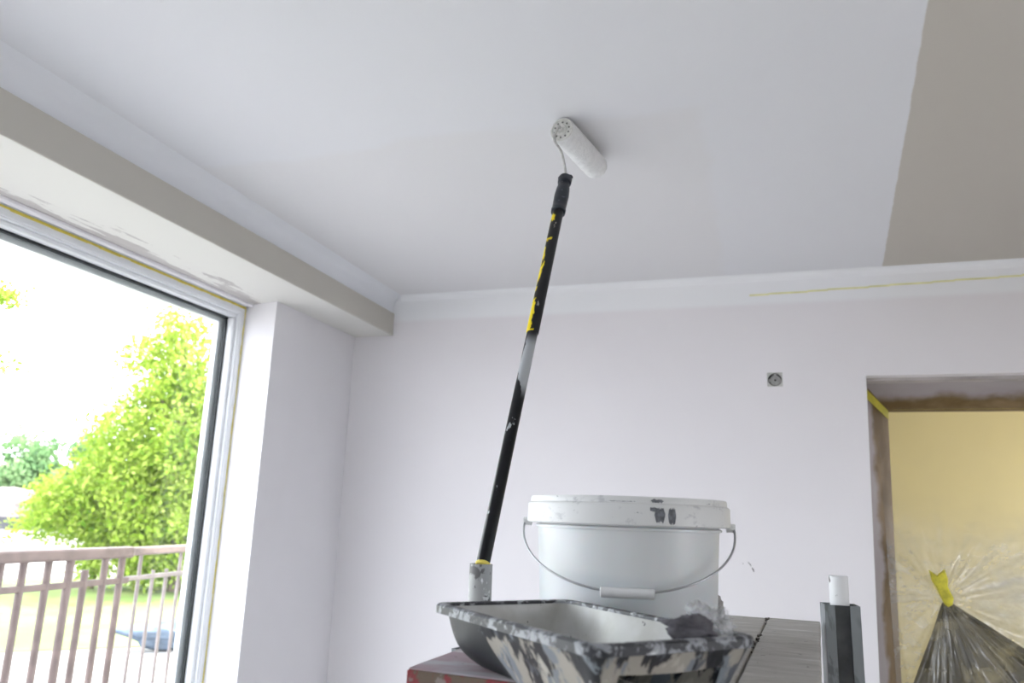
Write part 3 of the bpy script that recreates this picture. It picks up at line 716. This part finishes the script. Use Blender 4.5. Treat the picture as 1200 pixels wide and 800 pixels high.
df = t.n.new('ShaderNodeBsdfDiffuse'); df.inputs[0].default_value = (.72, .73, .75, 1); t.L(nm, df.inputs['Normal'])
gl = t.n.new('ShaderNodeBsdfGlossy'); gl.inputs['Roughness'].default_value = .12; t.L(nm, gl.inputs['Normal'])
tr = t.n.new('ShaderNodeBsdfTransparent'); a = t.n.new('ShaderNodeMixShader'); a.inputs[0].default_value = .3; t.L(df.outputs[0], a.inputs[1]); t.L(gl.outputs[0], a.inputs[2])
b = t.n.new('ShaderNodeMixShader'); t.L(t.step(nz, .32, .75), b.inputs[0]); t.L(tr.outputs[0], b.inputs[1]); t.L(a.outputs[0], b.inputs[2]); m_crumple = t.done(b.outputs[0])
rg = crumple('rag', (-.082, .912, RZ+.006), .024, (1.2, .72, .50), m_rag, 3, amp=.45, rot=.35)
tag(rg, 'dark grey crumpled rag lying on the right end of the paint tray', 'rag')
pf = crumple('crumpled_film', (-.064, .945, RZ+.010), .022, (1.25, .9, .85), m_crumple, 9, amp=.55, rot=.3)
tag(pf, 'crumpled clear plastic film against the bucket beside the dark rag', 'plastic film')
pw = crumple('crumpled_film', (-.103, 1.50, T+.036), .034, (.85, .85, 1.05), plain('grey_film_wad', (.40, .39, .38), .35, var=.35, scale=45, bump=.9, bscale=50), 21, amp=.5)
tag(pw, 'grey wad of crumpled plastic on the planks just behind the bucket, right side', 'plastic film')

# ------------------------------------------------------------------ outside: ground
m_conc = plain('pale_concrete', (.34, .335, .33), .9, var=.06, scale=3, bump=.2)
t = NT('lawn_green'); c = t.mix(t.step(t.noise(.8, 5), .35, .65), (.15, .23, .05), (.25, .31, .09)); m_lawn = t.done(t.bsdf(c, .9, 0, t.bump(t.noise(60, 3), .5, .02)))
GZ = -.08
struct(obj('ground', MB().box((-120, -40, GZ-.4), (30, 120, GZ-.02)), plain('pale_gravel', (.36, .335, .33), .95, var=.08, scale=.6)))
struct(obj('patio', MB().box((-11, -6, GZ-.1), (-2.36, 11, GZ)), m_conc))
vd = Vector((-.70, .714, 0)); vp = Vector((.714, .70, 0))
def gp_(a, b, z): p = vd*a+vp*b; return Vector((p.x, p.y, z))
lq = [gp_(9.6, -7, 0), gp_(9.6, 7, 0), gp_(19, 12, 0), gp_(18, -4.4, 0), ]
lm = MB().hexa([Vector((p.x, p.y, GZ-.1)) for p in lq], [Vector((p.x, p.y, GZ+.012)) for p in lq]); struct(obj('lawn', lm, m_lawn))

# ------------------------------------------------------------------ railing
m_rail = plain('rail_brown', (.17, .125, .115), .55, var=.2, scale=12)
m_rail2 = plain('rail_pale', (.28, .24, .235), .55, var=.15, scale=12)
ra = thing('balcony_railing', 'brown metal railing with vertical bars outside the window', 'railing', (-3.52, 2.0, GZ))
def beam(a, b, w, h, m, name, parent=ra):
    a, b = Vector(a), Vector(b); d = (b-a).normalized(); n = Vector((-d.y, d.x, 0)).normalized()*w/2; u = Vector((0, 0, h/2))
    mb = MB().add([a-n-u, a+n-u, a+n+u, a-n+u, b-n-u, b+n-u, b+n+u, b-n+u], ((0,1,2,3),(7,6,5,4),(0,4,5,1),(1,5,6,2),(2,6,7,3),(3,7,4,0)))
    return obj(name, mb, m, parent, bevel=min(w, h)*.2)
rx = -3.52
beam((rx, -1.6, H-.275), (rx, 3.76, H-.275), .065, .062, m_rail, 'top_rail')
beam((rx, 3.74, H-.272), (-3.80, 5.9, H-.272), .05, .048, m_rail, 'top_rail')
beam((rx, -1.6, H-.432), (rx, 3.76, H-.432), .03, .034, m_rail, 'middle_rail')
beam((rx, 3.74, H-.425), (-3.80, 5.9, H-.425), .025, .026, m_rail2, 'middle_rail')
def bar_(x, y, ztop, r, m, lean=0):
    obj('baluster', MB().tube([(x+lean, y, GZ), (x, y, ztop)], r, 10), m, ra, True)
ys = [2.938, 3.063, 3.209, 3.343, 3.447, 3.578, 3.700]
yy = 2.938-.135; pre = []
while yy > -1.55: pre.append(yy); yy -= .135
for y in pre: bar_(rx, y, H-.29, .018, m_rail)
for i, y in enumerate(ys): bar_(rx, y, H-.29 if i != 4 else H-.36, .019 if i != 3 else .022, m_rail)
for k in range(16):
    s = k/15.0; y = 3.86+2.0*s; x = rx-(y-3.74)*.13; bar_(x, y, H-.39 if k % 3 else H-.29, .011, m_rail2)

# ------------------------------------------------------------------ tarp bundle, wall, mound
tp2 = crumple('tarp_bundle', (-6.02, 7.20, GZ+.10), .21, (2.2, .8, .6), plain('slate_tarp', (.10, .14, .20), .6, var=.3, scale=6), 31, amp=.35, rot=.75)
tp2.location.z = GZ; tag(tp2, 'dark slate blue tarp bundle lying on the pale patio beyond the railing', 'tarp')

# ------------------------------------------------------------------ trees
def leaf_mat(name, c0, c1, c2):
    t = NT(name); at = t.n.new('ShaderNodeAttribute'); at.attribute_name = 'tone'
    c = t.mix(t.step(at.outputs['Fac'], 0, .5), c0, c1); c = t.mix(t.step(at.outputs['Fac'], .5, 1), c, c2)
    df = t.n.new('ShaderNodeBsdfDiffuse'); t.L(c, df.inputs[0]); tl = t.n.new('ShaderNodeBsdfTranslucent'); t.L(c, tl.inputs[0])
    a = t.n.new('ShaderNodeMixShader'); a.inputs[0].default_value = .45; t.L(df.outputs[0], a.inputs[1]); t.L(tl.outputs[0], a.inputs[2]); return t.done(a.outputs[0])
lm_a = leaf_mat('leaf_lime', (.14, .28, .03), (.34, .46, .07), (.58, .64, .20))
lm_b = leaf_mat('leaf_green_haze', (.10, .21, .09), (.20, .33, .15), (.31, .42, .22))  # leaf colours lightened to paint in the haze over the far row
m_bark = plain('bark', (.16, .12, .09), .9, var=.3, scale=10)
def foliage(name, blobs, count, size, mat, seed, parent):
    rs = np.random.RandomState(seed); w_ = np.array([b[1][0]*b[1][1]*b[1][2] for b in blobs]); w_ = w_/w_.sum()
    idx = rs.choice(len(blobs), count, p=w_); c = np.array([b[0] for b in blobs], float)[idx]; r = np.array([b[1] for b in blobs], float)[idx]
    d = rs.normal(size=(count, 3)); d /= np.linalg.norm(d, axis=1)[:, None]
    rad = rs.uniform(.35, 1.0, count)**.5*(1+.12*rs.normal(size=count))
    p = c+d*r*rad[:, None]
    nc = max(60, count//45); ci3 = rs.randint(0, nc, count)          # leaves gather in clumps round twig ends
    p = p[:nc][ci3]+rs.normal(size=(count, 3))*(r.mean()*.085+size*.9)
    a = rs.normal(size=(count, 3)); a /= np.linalg.norm(a, axis=1)[:, None]
    b = np.cross(a, rs.normal(size=(count, 3))); b /= np.linalg.norm(b, axis=1)[:, None]
    s = size*rs.uniform(.6, 1.3, count)[:, None]
    V_ = np.stack([p-a*s, p-b*s*.5, p+a*s, p+b*s*.5], 1).reshape(-1, 3) - np.array(wloc(parent))
    me = bpy.data.meshes.new(name); me.vertices.add(count*4); me.loops.add(count*4); me.polygons.add(count)
    me.vertices.foreach_set('co', V_.ravel().astype(np.float32)); me.loops.foreach_set('vertex_index', np.arange(count*4, dtype=np.int32))
    me.polygons.foreach_set('loop_start', np.arange(0, count*4, 4, dtype=np.int32)); me.polygons.foreach_set('loop_total', np.full(count, 4, np.int32))
    me.update(calc_edges=True); at = me.attributes.new('tone', 'FLOAT', 'FACE'); at.data.foreach_set('value', (.55*rs.uniform(0, 1, count)+.45*rs.uniform(0, 1, nc)[ci3]).astype(np.float32))
    me.materials.append(mat); o = bpy.data.objects.new(name, me); C.objects.link(o); o.parent = parent; o['kind'] = 'stuff'; return o
def tree(label, base, blobs, count, size, mat, seed, trunk=.12, cat='tree', group=None, nm='broadleaf_tree'):
    o = thing(nm, label, cat, base, group); foliage('foliage', blobs, count, size, mat, seed, o)
    top = max(blobs, key=lambda b: b[0][2])[0]; mb = MB()
    mb.tube([base, tuple(Vector(base).lerp(Vector(top), .5)+Vector((.1, 0, 0))), top], [trunk, trunk*.6, trunk*.15], 8)
    for b in blobs[:8]:
        st = Vector(base).lerp(Vector(top), .35); mb.tube([st, st.lerp(Vector(b[0]), .6)+Vector((0, 0, .15)), b[0]], [trunk*.45, trunk*.25, trunk*.08], 6)
    obj('trunk', mb, m_bark, o, True); return o
big = [((-10.0, 11.2, H+3.25), (.50, .50, .55)), ((-10.4, 11.0, H+2.5), (.55, .5, .6)), ((-10.0, 11.3, H+2.8), (.75, .65, .75)), ((-10.1, 11.3, H+2.2), (.95, .95, .85)), ((-9.9, 11.6, H+1.3), (1.35, 1.3, 1.0)), ((-10.6, 11.2, H+1.0), (1.0, 1.0, .9)),
       ((-10.3, 11.6, H+.3), (1.5, 1.4, .85)), ((-9.2, 12.2, H+1.7), (1.2, 1.2, 1.1)), ((-9.1, 12.2, H+.4), (1.5, 1.4, 1.0)), ((-9.9, 11.8, H-.45), (1.3, 1.2, .62)), ((-9.6, 12.2, H-1.0), (1.5, 1.0, .45)), ((-10.5, 11.5, H-.8), (.9, .8, .5))]
tree('tall lime green broadleaf tree on the lawn beyond the railing', (-10.0, 11.8, GZ), big, 52000, .056, lm_a, 3)
low_ = [((-11.6, 11.3, H+.10), (.95, .9, .60)), ((-11.9, 11.0, H-.25), (.85, .8, .50)), ((-11.0, 11.5, H-.35), (1.0, .9, .60)), ((-11.2, 11.3, H+.35), (.7, .7, .45)), ((-11.0, 11.5, H-.9), (.8, .7, .45))]
tree('low spreading lime green bush left of the tall tree', (-11.4, 11.3, GZ), low_, 21000, .048, lm_a, 7, .07, 'bush', None, 'spreading_bush')
hedge = [(-56, 40.0, 4.0), (-52.4, 44.2, 4.5), (-48.6, 47.4, 4.6), (-45, 51.3, 4.4), (-41, 55.2, 4.2), (-60.5, 36.0, 3.6)]
words = ['far green tree at the left edge of the window view', 'tallest green tree of the far row, above the pale ground', 'far green tree just left of the low lime bush top', 'far green tree behind the low lime bush', 'far green tree hidden behind the tall lime tree', 'outermost left tree of the far green row, beyond the window edge']
for k, (x, y, h_) in enumerate(hedge):
    bl = [((x+rnd.uniform(-1, 1), y+rnd.uniform(-1, 1), H+h_*f_-.6), (3.0, 3.0, 1.3)) for f_ in (.85, .5, .2, .0)]
    bl[0] = ((x, y, H+h_-1.0), (2.2, 2.2, 1.2))
    tree(words[k], (x, y, GZ-.02), bl, 6500, .26, lm_b, 40+k, .2, 'tree', 'far row of trees')
# near tree whose branch tips reach into the window view from the left
near = [((-4.76, 3.50, H+1.26), (.22, .18, .08)), ((-4.58, 3.60, H+1.28), (.12, .10, .06)), ((-4.76, 3.50, H+.76), (.20, .18, .07)), ((-4.61, 3.60, H+.82), (.11, .09, .05)), ((-5.6, 3.0, H+1.2), (.5, .5, .5)), ((-5.9, 2.8, H+2.0), (.7, .7, .6)), ((-5.7, 2.9, H+.6), (.4, .4, .3))]
o = thing('leafy_tree', 'near tree with leafy branch tips reaching in at the left edge of the window', 'tree', (-6.2, 2.6, GZ))
foliage('foliage', near[:4], 1300, .022, lm_a, 13, o)
foliage('foliage', near[4:], 5000, .032, lm_a, 12, o)
mb = MB(); mb.tube([(-6.2, 2.6, GZ), (-6.1, 2.7, H+.4), (-5.9, 2.8, H+2.2)], [.11, .08, .03], 8)
for b_ in near: mb.tube([(-6.12, 2.68, b_[0][2]-.25), b_[0]], [.025, .004], 6)
obj('trunk', mb, m_bark, o, True)
# low retaining wall and pale mound across the yard
rw = MB().hexa([gp_(48, -9, GZ-.1), gp_(48, -2.2, GZ-.1), gp_(48.6, -2.2, GZ-.1), gp_(48.6, -9, GZ-.1)], [gp_(48, -9, GZ+.62), gp_(48, -2.2, GZ+.62), gp_(48.6, -2.2, GZ+.62), gp_(48.6, -9, GZ+.62)])
tag(obj('low_wall', rw, plain('grey_stone', (.07, .07, .08), .9, var=.3, scale=1), loc=tuple(gp_(48.2, -5, GZ))), 'low dark grey wall across the pale yard, left of the bush', 'wall')
mo = crumple('gravel_mound', tuple(gp_(52.5, -5.6, GZ+.6)), 3.0, (1.0, .8, .52), plain('pale_mound', (.30, .26, .25), .95, var=.08, scale=2), 51, amp=.15)
tag(mo, 'pale heap of gravel behind the low grey wall', 'mound')
